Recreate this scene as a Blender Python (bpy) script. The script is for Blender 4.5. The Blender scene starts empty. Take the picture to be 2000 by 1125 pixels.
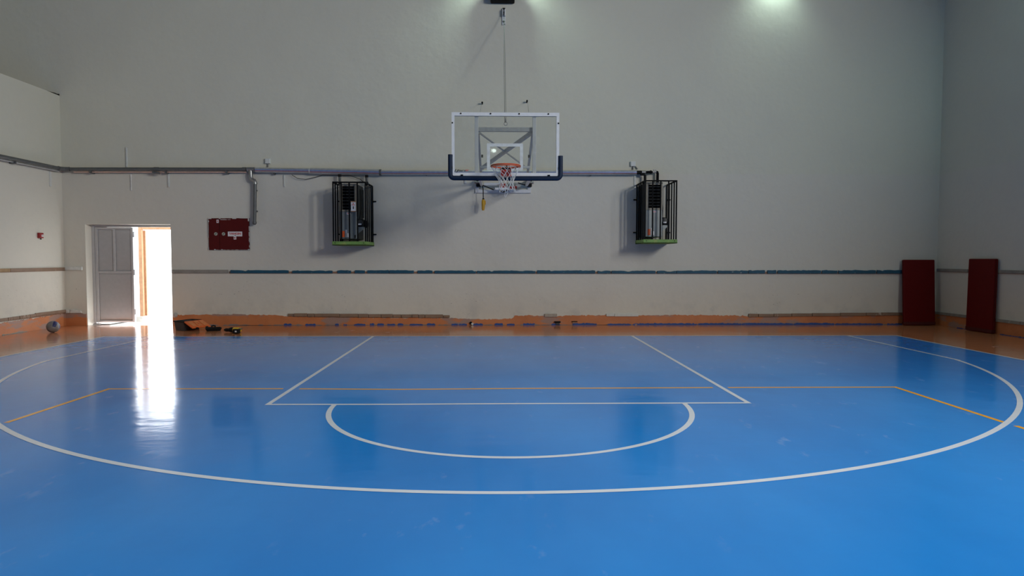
import bpy, bmesh, math, random
from math import pi, sin, cos, radians as RAD
from mathutils import Vector, Matrix
random.seed(7)
S = bpy.context.scene
COL = S.collection

# ------------------------------------------------------------------ camera, world, lights, exposure
WY, XR, XL = 2.114, 9.711, -9.596          # back wall plane, right wall, left wall (metres)
cam_d = bpy.data.cameras.new('camera'); cam = bpy.data.objects.new('camera', cam_d); COL.objects.link(cam)
p_, y_, r_ = .0443, .0203, -.0011
fwd = Vector((sin(y_)*cos(p_), cos(y_)*cos(p_), -sin(p_))); rgt = Vector((cos(y_), -sin(y_), 0)); dwn = fwd.cross(rgt)
rgt2 = cos(r_)*rgt + sin(r_)*dwn; dwn2 = -sin(r_)*rgt + cos(r_)*dwn
m = Matrix.Identity(4)
for i in range(3):
    m[i][0] = rgt2[i]; m[i][1] = -dwn2[i]; m[i][2] = -fwd[i]
m.translation = Vector((-.117, -12.305, 1.463))
cam.matrix_world = m
cam_d.sensor_width = 36; cam_d.sensor_fit = 'HORIZONTAL'; cam_d.lens = 1272.2*36/2000
cam_d.clip_start = .05; cam_d.clip_end = 200
S.camera = cam

w = bpy.data.worlds.new('overcast_sky'); S.world = w; w.use_nodes = True
bg = w.node_tree.nodes['Background']; bg.inputs[0].default_value = (.93, .97, 1, 1); bg.inputs[1].default_value = 6.5

WINS = [(-26.5, -22.3), (-21.5, -17.3), (-16.5, -12.3), (-11.5, -7.3)]   # window openings in the right wall (y ranges)
WZ0, WZ1 = 4.9, 7.5
def area(name, loc, direction, sx, sy, power, col):
    l = bpy.data.lights.new(name, 'AREA'); l.shape = 'RECTANGLE'; l.size = sx; l.size_y = sy; l.energy = power; l.color = col
    o = bpy.data.objects.new(name, l); COL.objects.link(o); o.location = loc
    o.rotation_euler = Vector(direction).to_track_quat('-Z', 'Z').to_euler(); return o
WIN_POWER = [20, 300, 2100, 660]
for (a, b), P in zip(WINS, WIN_POWER):
    area('window_daylight', (XR+.02, (a+b)/2, (WZ0+WZ1)/2), (-1, 0, 0), b-a, WZ1-WZ0, P, (1, .97, .905))
area('gallery_daylight', (-13.42, -4, 7.2), (1, 0, 0), 6, 1.6, 40, (.93, .98, 1))
def spot(name, loc, target, power, col, ang, blend=.6, size=.12):
    l = bpy.data.lights.new(name, 'SPOT'); l.energy = power; l.color = col; l.spot_size = ang; l.spot_blend = blend; l.shadow_soft_size = size
    o = bpy.data.objects.new(name, l); COL.objects.link(o); o.location = loc
    o.rotation_euler = (Vector(target)-Vector(loc)).to_track_quat('-Z', 'Y').to_euler(); return o
GREEN = (.74, 1, .86)
for x_ in (-1.6, 2.4):
    spot('court_fill_beam', (x_, -8.6, 8.55), (x_*.8, -7.2, 0), 260, (1, .99, .90), RAD(125), 1, .35)  # unseen fill lamps, added to brighten the middle of the court
spot('floodlight_beam', (-.03, 1.80, 7.72), (-.03, 2.0, 6.0), 150, GREEN, RAD(160), 1, .10)
spot('floodlight_beam', (5.95, 1.74, 7.75), (5.85, 2.1, 6.4), 46, GREEN, RAD(112), 1, .12)
spot('floodlight_beam', (9.3, -2.2, 8.3), (9.6, -1.6, 5.5), 110, (.66, 1, .92), RAD(140), 1, .15)

S.view_settings.view_transform = 'Standard'; S.view_settings.look = 'None'
S.view_settings.exposure = 0.07; S.view_settings.gamma = 1.0; S.view_settings.use_curve_mapping = False
S.cycles.max_bounces = 10; S.cycles.diffuse_bounces = 6; S.cycles.glossy_bounces = 4; S.cycles.transparent_max_bounces = 16
S.cycles.sample_clamp_indirect = 6.0
S.cycles.caustics_reflective = False; S.cycles.caustics_refractive = False

# ------------------------------------------------------------------ materials
def lin(c):
    return tuple(((x/255)/12.92 if x/255 <= .04045 else ((x/255+.055)/1.055)**2.4) for x in c)
def newmat(name):
    mt = bpy.data.materials.new(name); mt.use_nodes = True; nt = mt.node_tree
    return mt, nt, nt.nodes['Principled BSDF']
def nd(nt, t, **kw):
    n = nt.nodes.new(t)
    for k, v in kw.items(): setattr(n, k, v)
    return n
def noise(nt, scale, detail=4, rough=.55, stretch=None, vec=None):
    n = nd(nt, 'ShaderNodeTexNoise'); n.inputs['Scale'].default_value = scale; n.inputs['Detail'].default_value = detail; n.inputs['Roughness'].default_value = rough
    g = nd(nt, 'ShaderNodeNewGeometry'); src = g.outputs['Position']
    if stretch:
        mp = nd(nt, 'ShaderNodeMapping'); mp.inputs['Scale'].default_value = stretch; nt.links.new(src, mp.inputs['Vector']); src = mp.outputs['Vector']
    nt.links.new(src, n.inputs['Vector']); return n.outputs['Fac']
def ramp(nt, fac, p0, p1, c0=(0, 0, 0, 1), c1=(1, 1, 1, 1)):
    r = nd(nt, 'ShaderNodeValToRGB'); r.color_ramp.elements[0].position = p0; r.color_ramp.elements[1].position = p1
    r.color_ramp.elements[0].color = c0; r.color_ramp.elements[1].color = c1
    nt.links.new(fac, r.inputs['Fac']); return r.outputs['Color']
def mix(nt, fac, a, b, blend='MIX'):
    n = nd(nt, 'ShaderNodeMix', data_type='RGBA', blend_type=blend)
    for s, v in ((0, fac), (6, a), (7, b)):
        if isinstance(v, (int, float)): n.inputs[s].default_value = v
        elif isinstance(v, tuple): n.inputs[s].default_value = v if len(v) == 4 else (*v, 1)
        else: nt.links.new(v, n.inputs[s])
    return n.outputs[2]
def math_(nt, op, a, b=0.):
    n = nd(nt, 'ShaderNodeMath', operation=op)
    for s, v in ((0, a), (1, b)):
        if isinstance(v, (int, float)): n.inputs[s].default_value = v
        else: nt.links.new(v, n.inputs[s])
    return n.outputs[0]
def bump(nt, b, height, strength, dist):
    n = nd(nt, 'ShaderNodeBump'); n.inputs['Strength'].default_value = strength; n.inputs['Distance'].default_value = dist
    nt.links.new(height, n.inputs['Height']); nt.links.new(n.outputs['Normal'], b.inputs['Normal'])
def M(name, c, rough=.5, metal=0., var=.12, scale=14., spec=.5, emit=None, bmp=0.):
    """plain procedural material: base colour with a little mottling"""
    mt, nt, b = newmat(name); c = lin(c) if max(c) > 1 else c
    f = noise(nt, scale)
    d = tuple(max(0, x*(1-var)) for x in c); l = tuple(min(1, x*(1+var)) for x in c)
    nt.links.new(mix(nt, ramp(nt, f, .3, .7), d, l), b.inputs['Base Color'])
    b.inputs['Roughness'].default_value = rough; b.inputs['Metallic'].default_value = metal; b.inputs['Specular IOR Level'].default_value = spec
    if bmp: bump(nt, b, f, .4, bmp)
    if emit:
        b.inputs['Emission Color'].default_value = (*emit[0], 1); b.inputs['Emission Strength'].default_value = emit[1]
    return mt

# plaster wall: faint lighting step at the pipe put into the colour, warmer below, greener above, trowel relief, scuffs near the skirting
def wall_material():
    mt, nt, b = newmat('painted_plaster')
    g = nd(nt, 'ShaderNodeNewGeometry'); sp = nd(nt, 'ShaderNodeSeparateXYZ'); nt.links.new(g.outputs['Position'], sp.inputs[0])
    z = sp.outputs['Z']
    hi = nd(nt, 'ShaderNodeMapRange'); hi.inputs['From Min'].default_value = 3.33; hi.inputs['From Max'].default_value = 3.37; nt.links.new(z, hi.inputs['Value'])
    c = mix(nt, hi.outputs[0], (.648, .630, .562), (.640, .636, .545))
    big = noise(nt, .55, 3)
    c = mix(nt, math_(nt, 'MULTIPLY', ramp(nt, big, .35, .7), .18), c, (.52, .53, .51))
    fine = noise(nt, 9, 6, .65)
    c = mix(nt, math_(nt, 'MULTIPLY', ramp(nt, fine, .45, .75), .08), c, (.45, .45, .44))
    low = nd(nt, 'ShaderNodeMapRange'); low.inputs['From Min'].default_value = .75; low.inputs['From Max'].default_value = .15; nt.links.new(z, low.inputs['Value'])
    dirt = ramp(nt, noise(nt, 2.6, 6, .6), .48, .66)
    c = mix(nt, math_(nt, 'MULTIPLY', math_(nt, 'MULTIPLY', dirt, low.outputs[0]), .40), c, (.36, .39, .40))
    speck = ramp(nt, noise(nt, 24, 2, .5, (1, 1, 1.6)), .71, .73)
    zone = ramp(nt, noise(nt, 1.1, 2), .52, .6)
    lowb = nd(nt, 'ShaderNodeMapRange'); lowb.inputs['From Min'].default_value = 1.1; lowb.inputs['From Max'].default_value = .6; nt.links.new(z, lowb.inputs['Value'])
    c = mix(nt, math_(nt, 'MULTIPLY', math_(nt, 'MULTIPLY', speck, zone), math_(nt, 'MULTIPLY', lowb.outputs[0], .8)), c, (.12, .12, .12))
    nt.links.new(c, b.inputs['Base Color']); b.inputs['Roughness'].default_value = .75; b.inputs['Specular IOR Level'].default_value = .25
    h = math_(nt, 'ADD', math_(nt, 'MULTIPLY', noise(nt, .9, 4, .5), 1.0), math_(nt, 'MULTIPLY', noise(nt, 5, 5, .6), .16))
    bump(nt, b, h, .7, .05)
    return mt
WALL = wall_material()

def floor_material(name, col, col2, line=False, r0=.07, r1=.20):
    mt, nt, b = newmat(name)
    c = mix(nt, ramp(nt, noise(nt, .35, 5, .6, (1, .45, 1)), .35, .68), col, col2)
    streak = ramp(nt, noise(nt, 2.6, 4, .6, (1.7, .9, 1)), .62, .72)
    zone = ramp(nt, noise(nt, .35, 2), .40, .60)
    sk = math_(nt, 'MULTIPLY', streak, zone)
    c = mix(nt, math_(nt, 'MULTIPLY', sk, .20), c, (.62, .72, .85))
    nt.links.new(c, b.inputs['Base Color'])
    rr = nd(nt, 'ShaderNodeMapRange'); rr.inputs['To Min'].default_value = r0; rr.inputs['To Max'].default_value = r1
    nt.links.new(noise(nt, .8, 4, .6, (1, 2.2, 1)), rr.inputs['Value'])
    nt.links.new(math_(nt, 'ADD', rr.outputs[0], math_(nt, 'MULTIPLY', sk, .12)), b.inputs['Roughness'])
    b.inputs['IOR'].default_value = 1.46; b.inputs['Specular IOR Level'].default_value = .5
    h = math_(nt, 'ADD', noise(nt, 1.7, 3, .5, (1, 1.6, 1)), math_(nt, 'MULTIPLY', noise(nt, 14, 2, .5, (1, 1.5, 1)), .05))
    bump(nt, b, h, .55, .007)
    return mt
BLUE = floor_material('blue_court_paint', (.008, .215, .70), (.022, .295, .86))
ORNG = floor_material('orange_floor_paint', (.45, .165, .075), (.53, .215, .10))
LINE = floor_material('white_line_paint', (.72, .80, .90), (.77, .85, .95))
OLINE = floor_material('orange_line_paint', (.92, .43, .01), (.95, .47, .02))

def skirt_material():
    mt, nt, b = newmat('orange_skirting_paint')
    c = mix(nt, ramp(nt, noise(nt, 3, 4), .35, .7), (.47, .165, .062), (.56, .21, .082))
    pt = ramp(nt, noise(nt, 1.1, 5, .62, (1, 1, 3)), .54, .60)
    c = mix(nt, math_(nt, 'MULTIPLY', pt, .75), c, (.28, .23, .22))
    nt.links.new(c, b.inputs['Base Color']); b.inputs['Roughness'].default_value = .5
    bump(nt, b, noise(nt, 25, 4), .4, .004); return mt
SKIRT = skirt_material()
def chipped(name, base, chip, p0=.62, p1=.66, scale=11, stretch=(1, 1, 1), rough=.6):
    mt, nt, b = newmat(name)
    c = mix(nt, ramp(nt, noise(nt, 6, 4), .3, .7), tuple(x*.85 for x in base), tuple(min(1, x*1.15) for x in base))
    c = mix(nt, ramp(nt, noise(nt, scale, 5, .65, stretch), p0, p1), c, chip)
    nt.links.new(c, b.inputs['Base Color']); b.inputs['Roughness'].default_value = rough
    return mt
BLUEPL = chipped('chipped_blue_board_paint', (.007, .075, .135), (.30, .36, .38), .66, .70, 9, (1, 1, 2))
BLUEST = chipped('flaked_blue_floor_edge', (.013, .070, .29), (.36, .26, .19), .63, .69, 7)
BROWNPL = chipped('bare_brown_board', (.235, .155, .105), (.42, .36, .31), .64, .68, 8, (1, 1, .4))
GREYPL = chipped('grey_painted_board', (.25, .24, .22), (.38, .36, .33), .66, .7, 8)
TANPL = M('tan_board', (.33, .215, .11), .7)
BACKST = M('brown_batten_wood', (.26, .15, .10), .8)
BLOCK = M('white_plaster_block', (.60, .62, .60), .8, var=.08)
GREYMET = M('grey_door_paint', (.40, .405, .415), .5, var=.04)
GREYMET2 = M('grey_door_frame_paint', (.46, .465, .475), .5, var=.04)
WHITE = M('white_painted_steel', (.67, .695, .72), .4, var=.05)
WHITEP = M('white_plastic', (.62, .64, .62), .5, var=.05)
LABELW = M('white_label', (.72, .72, .74), .5, var=.04)
BLACK = M('black_painted_steel', (.004, .0045, .006), .6, var=.2, spec=.08)
BLACKR = M('black_rubber', (.008, .0085, .010), .6, var=.2, spec=.15)
DARKP = M('dark_grey_plastic', (.035, .036, .038), .5, var=.15)
LOUVRE = M('black_louvre', (.003, .003, .0035), .7, spec=.04)
LOUVRES = M('dark_louvre_slat', (.06, .064, .06), .5)
BEIGE = M('beige_louvre_frame', (.26, .23, .18), .5)
HGREY = M('grey_heater_steel', (.20, .225, .235), .4, .25, var=.05)
HSIDE = M('dark_heater_side', (.040, .045, .046), .5, .2, spec=.3)
TRAY = chipped('green_painted_tray', (.16, .30, .07), (.32, .34, .10), .55, .75, 6)
NAVY = M('navy_vinyl_padding', (.008, .020, .048), .5, var=.1, spec=.2)
RIM = M('orange_rim_steel', (.55, .085, .025), .35, var=.15)
REDBOX = M('red_steel_box', (.33, .022, .020), .4)
NETM = M('white_net_cord', (.62, .64, .64), .8)
STEEL = M('galvanised_steel', (.33, .34, .35), .35, .8)
DULL = M('dark_grey_pipe_paint', (.12, .128, .132), .45, .3)
FOIL = M('silver_pipe_foil', (.50, .52, .54), .35, .5, bmp=.004)
FOILB = M('blue_pipe_wrap', (.20, .27, .47), .4, .3)
FOILR = M('red_pipe_stripe', (.30, .11, .10), .5)
COPPER = M('pinkish_thin_pipe', (.62, .42, .34), .5)
YELLOW = M('yellow_plastic', (.62, .33, .015), .4)
YELLOWD = M('yellow_drill_shell', (.65, .40, .02), .4)
CABRED = M('red_cabinet_enamel', (.088, .0045, .005), .5, var=.08, spec=.2)
CABDARK = M('dark_red_seam', (.05, .004, .005), .6)
REDTXT = M('red_print', (.50, .03, .03), .5)
BLKTXT = M('black_print', (.02, .02, .02), .5)
ORANGEL = M('orange_sticker', (.70, .10, .015), .5)
ORBOX = M('orange_lid_plastic', (.66, .13, .025), .45, bmp=.002)
ORBOX2 = M('faded_orange_lid_panel', (.62, .20, .06), .5)
REDMAT = M('dark_red_vinyl', (.115, .0035, .004), .5, var=.06, spec=.15)
MATEDGE = M('dark_mat_edge', (.075, .014, .014), .6, spec=.2)
GREENP = M('latch_metal', (.42, .46, .40), .4, .3)
ORGATE = M('orange_gate_paint', (.46, .25, .14), .45)
CEIL = M('grey_ceiling_panel', (.14, .14, .14), .7, var=.05)
REAR = M('dim_end_wall_paint', (.25, .25, .24), .7, var=.05)
CONC = M('pale_concrete', (.58, .57, .55), .8)
OUTW = M('pale_render', (.70, .69, .67), .8)
PANE = M('frosted_pane', (.8, .8, .8), .3)
BALLW = M('grey_white_ball_panel', (.17, .165, .165), .55, var=.1)
BALLB = M('blue_ball_panel', (.012, .016, .10), .5)
GROOVE = M('dark_groove', (.02, .02, .02), .8)
LAMP = M('lit_lamp_lens', (.9, 1, .95), .3, emit=((.85, 1, .93), 28))

def glass_material():
    mt, nt, b = newmat('smudged_clear_acrylic')
    out = nt.nodes['Material Output']
    tr = nd(nt, 'ShaderNodeBsdfTransparent'); tr.inputs[0].default_value = (.965, .975, .97, 1)
    gl = nd(nt, 'ShaderNodeBsdfGlossy'); gl.inputs['Roughness'].default_value = .03
    df = nd(nt, 'ShaderNodeBsdfDiffuse'); df.inputs[0].default_value = (.62, .63, .58, 1)
    fr = nd(nt, 'ShaderNodeFresnel'); fr.inputs[0].default_value = 1.35
    vo = nd(nt, 'ShaderNodeTexVoronoi'); vo.inputs['Scale'].default_value = 5.2; vo.inputs['Randomness'].default_value = 1
    g = nd(nt, 'ShaderNodeNewGeometry'); mp = nd(nt, 'ShaderNodeMapping'); mp.inputs['Scale'].default_value = (1, 0, 1)
    nt.links.new(g.outputs['Position'], mp.inputs[0]); nt.links.new(mp.outputs[0], vo.inputs['Vector'])
    print_ = ramp(nt, vo.outputs['Distance'], .30, .36, (.16, .16, .16, 1), (.02, .02, .02, 1))
    dust = math_(nt, 'MULTIPLY', noise(nt, 3.2, 4), .34)
    fac = math_(nt, 'MULTIPLY', math_(nt, 'ADD', print_, dust), .27)
    m1 = nd(nt, 'ShaderNodeMixShader'); m2 = nd(nt, 'ShaderNodeMixShader')
    nt.links.new(fr.outputs[0], m1.inputs[0]); nt.links.new(tr.outputs[0], m1.inputs[1]); nt.links.new(gl.outputs[0], m1.inputs[2])
    nt.links.new(fac, m2.inputs[0]); nt.links.new(m1.outputs[0], m2.inputs[1]); nt.links.new(df.outputs[0], m2.inputs[2])
    nt.links.new(m2.outputs[0], out.inputs['Surface'])
    return mt
ACRYL = glass_material()

# ------------------------------------------------------------------ geometry helpers
ORI = {}
def reg(o, loc):
    ORI[o.name] = Vector(loc); return o
def props(o, label=None, cat=None, group=None, kind=None):
    if label: o['label'] = label
    if cat: o['category'] = cat
    if group: o['group'] = group
    if kind: o['kind'] = kind
    return o
def thing(name, label, cat, loc, group=None):
    o = bpy.data.objects.new(name, None); COL.objects.link(o); o.location = loc; o.empty_display_size = .1
    props(o, label, cat, group); return reg(o, loc)
def setting(name, loc=(0, 0, 0)):
    o = bpy.data.objects.new(name, None); COL.objects.link(o); o.location = loc; o['kind'] = 'structure'; return reg(o, loc)

class MB:
    def __init__(s): s.v = []; s.f = []; s.m = []
    def add(s, vs, fs, mi=0):
        n = len(s.v); s.v += [tuple(v) for v in vs]; s.f += [[i+n for i in f] for f in fs]; s.m += [mi]*len(fs); return s
    def box(s, x0, x1, y0, y1, z0, z1, mi=0):
        vs = [(x, y, z) for z in (z0, z1) for y in (y0, y1) for x in (x0, x1)]
        return s.add(vs, [(0, 2, 3, 1), (4, 5, 7, 6), (0, 1, 5, 4), (2, 6, 7, 3), (0, 4, 6, 2), (1, 3, 7, 5)], mi)
    def obox(s, c, a, b, d, mi=0):
        c, a, b, d = map(Vector, (c, a, b, d))
        vs = [c+i*a+j*b+k*d for k in (-1, 1) for j in (-1, 1) for i in (-1, 1)]
        return s.add(vs, [(0, 2, 3, 1), (4, 5, 7, 6), (0, 1, 5, 4), (2, 6, 7, 3), (0, 4, 6, 2), (1, 3, 7, 5)], mi)
    def bar(s, p, q, wd, ht, mi=0, up=(0, 0, 1)):
        p, q = Vector(p), Vector(q); d = (q-p); L = d.length; d.normalize(); u = Vector(up)
        if abs(d.dot(u)) > .98: u = Vector((0, 1, 0))
        sx = d.cross(u).normalized(); uz = sx.cross(d).normalized()
        return s.obox((p+q)/2, sx*wd/2, d*L/2, uz*ht/2, mi)
    def tube(s, pts, r, n=8, mi=0, caps=True, closed=False, mfun=None):
        pts = [Vector(p) for p in pts]; k = len(pts); rs = r if isinstance(r, (list, tuple)) else [r]*k
        base = len(s.v); N = None
        for i, p in enumerate(pts):
            if closed: t = pts[(i+1) % k]-pts[i-1]
            else: t = pts[min(i+1, k-1)]-pts[max(i-1, 0)]
            t.normalize()
            if N is None:
                N = Vector((0, 0, 1)) if abs(t.z) < .9 else Vector((0, 1, 0))
            N = (N-t*N.dot(t)).normalized(); B = t.cross(N)
            for j in range(n):
                a = 2*pi*j/n; s.v.append(tuple(p+rs[i]*(cos(a)*N+sin(a)*B)))
        for i in range(k if closed else k-1):
            for j in range(n):
                a = base+i*n+j; b = base+i*n+(j+1) % n; i2 = (i+1) % k
                s.f.append([a, b, base+i2*n+(j+1) % n, base+i2*n+j]); s.m.append(mfun(j, n) if mfun else mi)
        if caps and not closed:
            s.f.append([base+j for j in range(n)][::-1]); s.f.append([base+(k-1)*n+j for j in range(n)]); s.m += [mi, mi]
        return s
    def prism(s, poly, axis, a0, a1, mi=0):
        """polygon given in the two axes other than axis, extruded from a0 to a1"""
        def P(u, v, a): return (a, u, v) if axis == 0 else (u, a, v) if axis == 1 else (u, v, a)
        n = len(poly); vs = [P(u, v, a0) for u, v in poly]+[P(u, v, a1) for u, v in poly]
        fs = [list(range(n))[::-1], list(range(n, 2*n))]+[[i, (i+1) % n, n+(i+1) % n, n+i] for i in range(n)]
        return s.add(vs, fs, mi)
    def cyl(s, p, q, r, n=14, mi=0): return s.tube([p, q], r, n, mi)
    def strip(s, left, right, z, mi=0):
        n = len(left); vs = [(*p, z) for p in left]+[(*p, z) for p in right]
        return s.add(vs, [[i, n+i, n+i+1, i+1] for i in range(n-1)], mi)
    def sphere(s, c, r, n=20, k=12, mi=0, mfun=None):
        c = Vector(c); b = len(s.v)
        for i in range(k+1):
            t = pi*i/k
            for j in range(n):
                a = 2*pi*j/n; s.v.append(tuple(c+r*Vector((sin(t)*cos(a), sin(t)*sin(a), cos(t)))))
        for i in range(k):
            for j in range(n):
                s.f.append([b+i*n+j, b+(i+1)*n+j, b+(i+1)*n+(j+1) % n, b+i*n+(j+1) % n]); s.m.append(mi)
        return s
    def build(s, name, mats, parent=None, smooth=False, bevel=0, loc=None, fix=True):
        if not isinstance(mats, (list, tuple)): mats = [mats]
        off = Vector(loc) if loc is not None else (ORI[parent.name] if parent else Vector((0, 0, 0)))
        me = bpy.data.meshes.new(name); me.from_pydata([tuple(Vector(v)-off) for v in s.v], [], s.f)
        for mt in mats: me.materials.append(mt)
        me.polygons.foreach_set('material_index', s.m)
        if fix:
            bm = bmesh.new(); bm.from_mesh(me); bmesh.ops.recalc_face_normals(bm, faces=bm.faces); bm.to_mesh(me); bm.free()
        if smooth:
            me.polygons.foreach_set('use_smooth', [True]*len(me.polygons))
            me.set_sharp_from_angle(angle=RAD(42))
        me.update()
        o = bpy.data.objects.new(name, me); COL.objects.link(o)
        if parent: o.parent = parent
        else: o.location = off
        reg(o, off)
        if bevel:
            bv = o.modifiers.new('bevel', 'BEVEL'); bv.width = bevel; bv.segments = 2; bv.limit_method = 'ANGLE'; bv.angle_limit = RAD(40)
        return o
def text(name, body, height, origin, mat, parent, width=None, face='front', y=None):
    cu = bpy.data.curves.new(name, 'FONT'); cu.body = body; cu.align_x = 'CENTER'; cu.align_y = 'CENTER'; cu.size = 1; cu.offset = .03; cu.extrude = .01
    t = bpy.data.objects.new('tmp', cu); COL.objects.link(t)
    me = bpy.data.meshes.new_from_object(t.evaluated_get(bpy.context.evaluated_depsgraph_get()))
    bpy.data.objects.remove(t); bpy.data.curves.remove(cu)
    xs = [v.co.x for v in me.vertices]; ys = [v.co.y for v in me.vertices]
    sy = height/(max(ys)-min(ys)); sx = (width/(max(xs)-min(xs))) if width else sy
    mx, my = (max(xs)+min(xs))/2, (max(ys)+min(ys))/2; off = Vector(origin)-ORI[parent.name]
    for v in me.vertices:
        v.co = Vector(((v.co.x-mx)*sx, v.co.z*.1, (v.co.y-my)*sy))+off
    me.materials.clear(); me.materials.append(mat); me.name = name
    o = bpy.data.objects.new(name, me); COL.objects.link(o); o.parent = parent; reg(o, ORI[parent.name]); return o
def arc(c, r, a0, a1, n):
    return [(c[0]+r*cos(a0+(a1-a0)*i/n), c[1]+r*sin(a0+(a1-a0)*i/n)) for i in range(n+1)]

# ================================================================== THE SETTING
# floor with painted court
fl = MB().box(-13.6, 10.0, -30.3, WY+.02, -.25, 0).build('floor', ORNG); fl['kind'] = 'structure'
MB().box(-7.5, 7.5, -28, 0, -.01, .0012).build('court_surface', BLUE, fl)
def ln(name, pts, wd, mat=LINE, z=.0026, closed=False):
    """painted line: centre path, width"""
    P = [Vector(p) for p in pts]; L, R_ = [], []
    for i, p in enumerate(P):
        d0 = (P[i]-P[i-1]).normalized() if i > 0 else None; d1 = (P[i+1]-P[i]).normalized() if i < len(P)-1 else None
        if d0 is None: d0 = d1
        if d1 is None: d1 = d0
        n0, n1 = Vector((-d0.y, d0.x)), Vector((-d1.y, d1.x)); nn = (n0+n1).normalized(); k = wd/2/max(.3, nn.dot(n0))
        L.append(p+nn*k); R_.append(p-nn*k)
    return MB().strip(L, R_, z).build(name, mat, fl, fix=False)
ln('boundary_line', [(-7.53, -28), (-7.53, .025), (7.53, .025), (7.53, -28)], .05)
ln('free_throw_lane_line', [(-2.49, 0), (-2.435, -5.775), (-1.2, -5.790), (0, -5.775), (1.2, -5.775), (2.425, -5.775), (2.425, 0)], .05, z=.0030)
ln('free_throw_semicircle', arc((0, -5.80), 1.765, pi, 2*pi, 60), .05, z=.0028)
a0 = math.asin(1.425/6.72)
TP = [(-6.575, 0), (-6.575, -3.0)]+arc((0, -1.575), 6.715, pi+a0*.999, 2*pi-a0*.999, 110)[0:]+[(6.575, -3.0), (6.575, 0)]
ln('three_point_line', TP, .05, z=.0032)
ln('volleyball_side_line', [(-4.495, -4.95), (-4.505, -6.47)], .05, OLINE, .0022)
ln('volleyball_end_line', [(-4.52, -4.955), (-3.2, -4.965), (-2.545, -4.975)], .05, OLINE, .0020)
ln('volleyball_end_line', [(-2.36, -4.98), (-1.2, -5.03), (0, -5.0), (2.325, -4.98)], .05, OLINE, .0020)
ln('volleyball_end_line', [(2.50, -4.98), (4.45, -4.98)], .05, OLINE, .0020)
ln('volleyball_side_line', [(4.43, -4.955), (4.425, -6.60)], .05, OLINE, .0022)
ln('volleyball_side_line', [(4.435, -6.72), (4.44, -8.6)], .05, OLINE, .0022)

# back wall with door opening
DX0, DX1, DZ = -9.13, -7.285, 2.213
MB().box(-13.6, DX0, WY, WY+.30, 0, 9.2).box(DX1, 10.0, WY, WY+.30, 0, 9.2).box(DX0, DX1, WY, WY+.30, DZ, 9.2).build('wall_back', WALL)['kind'] = 'structure'
MB().box(XL-.25, XL, -30.1, WY, 0, 4.985).build('wall_left', WALL)['kind'] = 'structure'
ragged_gap = MB().prism([(1.72, 4.986), (1.86, 4.990), (1.95, 5.000), (2.05, 4.996), (2.11, 5.012), (2.11, 4.975), (1.98, 4.978), (1.85, 4.980)], 0, XL-.2, XL+.003).build('corner_gap', BLACK, bpy.data.objects['wall_left'])
MB().box(-13.5, XL-.25, -30.1, WY, 4.70, 4.95).build('gallery_floor', CONC)['kind'] = 'structure'
MB().box(-13.8, -13.5, -30.1, WY, 4.9, 9.2).build('wall_gallery', REAR)['kind'] = 'structure'
wr = MB().box(XR, XR+.30, -30.1, WY, 0, WZ0).box(XR, XR+.30, -30.1, WY, WZ1, 9.2)
edges = [-30.1]+[e for p in WINS for e in p]+[WY]
for i in range(0, len(edges), 2): wr.box(XR, XR+.30, edges[i], edges[i+1], WZ0, WZ1)
wr.build('wall_right', WALL)['kind'] = 'structure'
MB().box(-13.8, 10.0, -30.4, -30.1, 0, 9.2).build('wall_front', REAR)['kind'] = 'structure'
MB().box(-13.8, 10.0, -30.4, WY+.3, 9.2, 9.4).build('ceiling', CEIL)['kind'] = 'structure'
for i, (a, b) in enumerate(WINS):
    f = MB()
    for yy in (a+.04, (a+b)/2, b-.04): f.box(XR+.08, XR+.14, yy-.04, yy+.04, WZ0, WZ1)
    for zz in (WZ0+.04, WZ1-.04): f.box(XR+.08, XR+.14, a, b, zz-.04, zz+.04)
    o = f.build('window_%d' % (i+1), WHITE); o['kind'] = 'structure'
    MB().box(XR+.10, XR+.11, a, b, WZ0, WZ1).build('pane', PANE, o)

f = MB()
for yy in (-6.98, -4, -1.02): f.box(-13.49, -13.44, yy-.04, yy+.04, 6.4, 8.0)
for zz in (6.42, 7.98): f.box(-13.49, -13.44, -7, -1, zz-.04, zz+.04)
o = f.build('window_5', WHITE); o['kind'] = 'structure'
MB().box(-13.48, -13.47, -7, -1, 6.4, 8.0).build('pane', PANE, o)

# ragged skirting paint (painted on render a few mm thick)
def ragged(knots, y0, y1, step=.035, amp=.007, axis=1, base=0.):
    P = []; (xa, _), (xb, _) = knots[0], knots[-1]; x = xa; k = 0
    while x < xb:
        while k < len(knots)-2 and knots[k+1][0] <= x: k += 1
        (u0, v0), (u1, v1) = knots[k], knots[k+1]; t = (x-u0)/(u1-u0)
        P.append((x, v0+(v1-v0)*t+random.gauss(0, amp))); x += step*random.uniform(.5, 1.5)
    P.append(knots[-1])
    return MB().prism([(xa, base)]+P+[(xb, base)], axis, y0, y1)
KB = [(DX1+.01, .228), (-6.6, .236), (-6.0, .252), (-5.69, .236), (-5.0, .225), (-4.75, .192), (-3.9, .172), (-1.3, .155), (-.62, .132), (-.05, .124), (0, .138), (.21, .150),
      (.225, .212), (.86, .214), (.89, .19), (1.18, .188), (1.22, .200), (1.32, .214), (2.26, .212), (2.98, .212), (3.6, .222), (5.2, .210), (5.5, .186), (8.9, .215), (XR, .235)]
bb = ragged(KB, WY-.012, WY+.01).build('baseboard_back', SKIRT); bb['kind'] = 'structure'
b2 = ragged([(XL, .262), (DX0-.01, .268)], WY-.012, WY+.01).build('baseboard_door', SKIRT); b2['kind'] = 'structure'
bl = ragged([(-12.0, .22), (0.2, .235), (2.11, .262)], XL-.01, XL+.012, axis=0).build('baseboard_left', SKIRT); bl['kind'] = 'structure'
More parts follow.
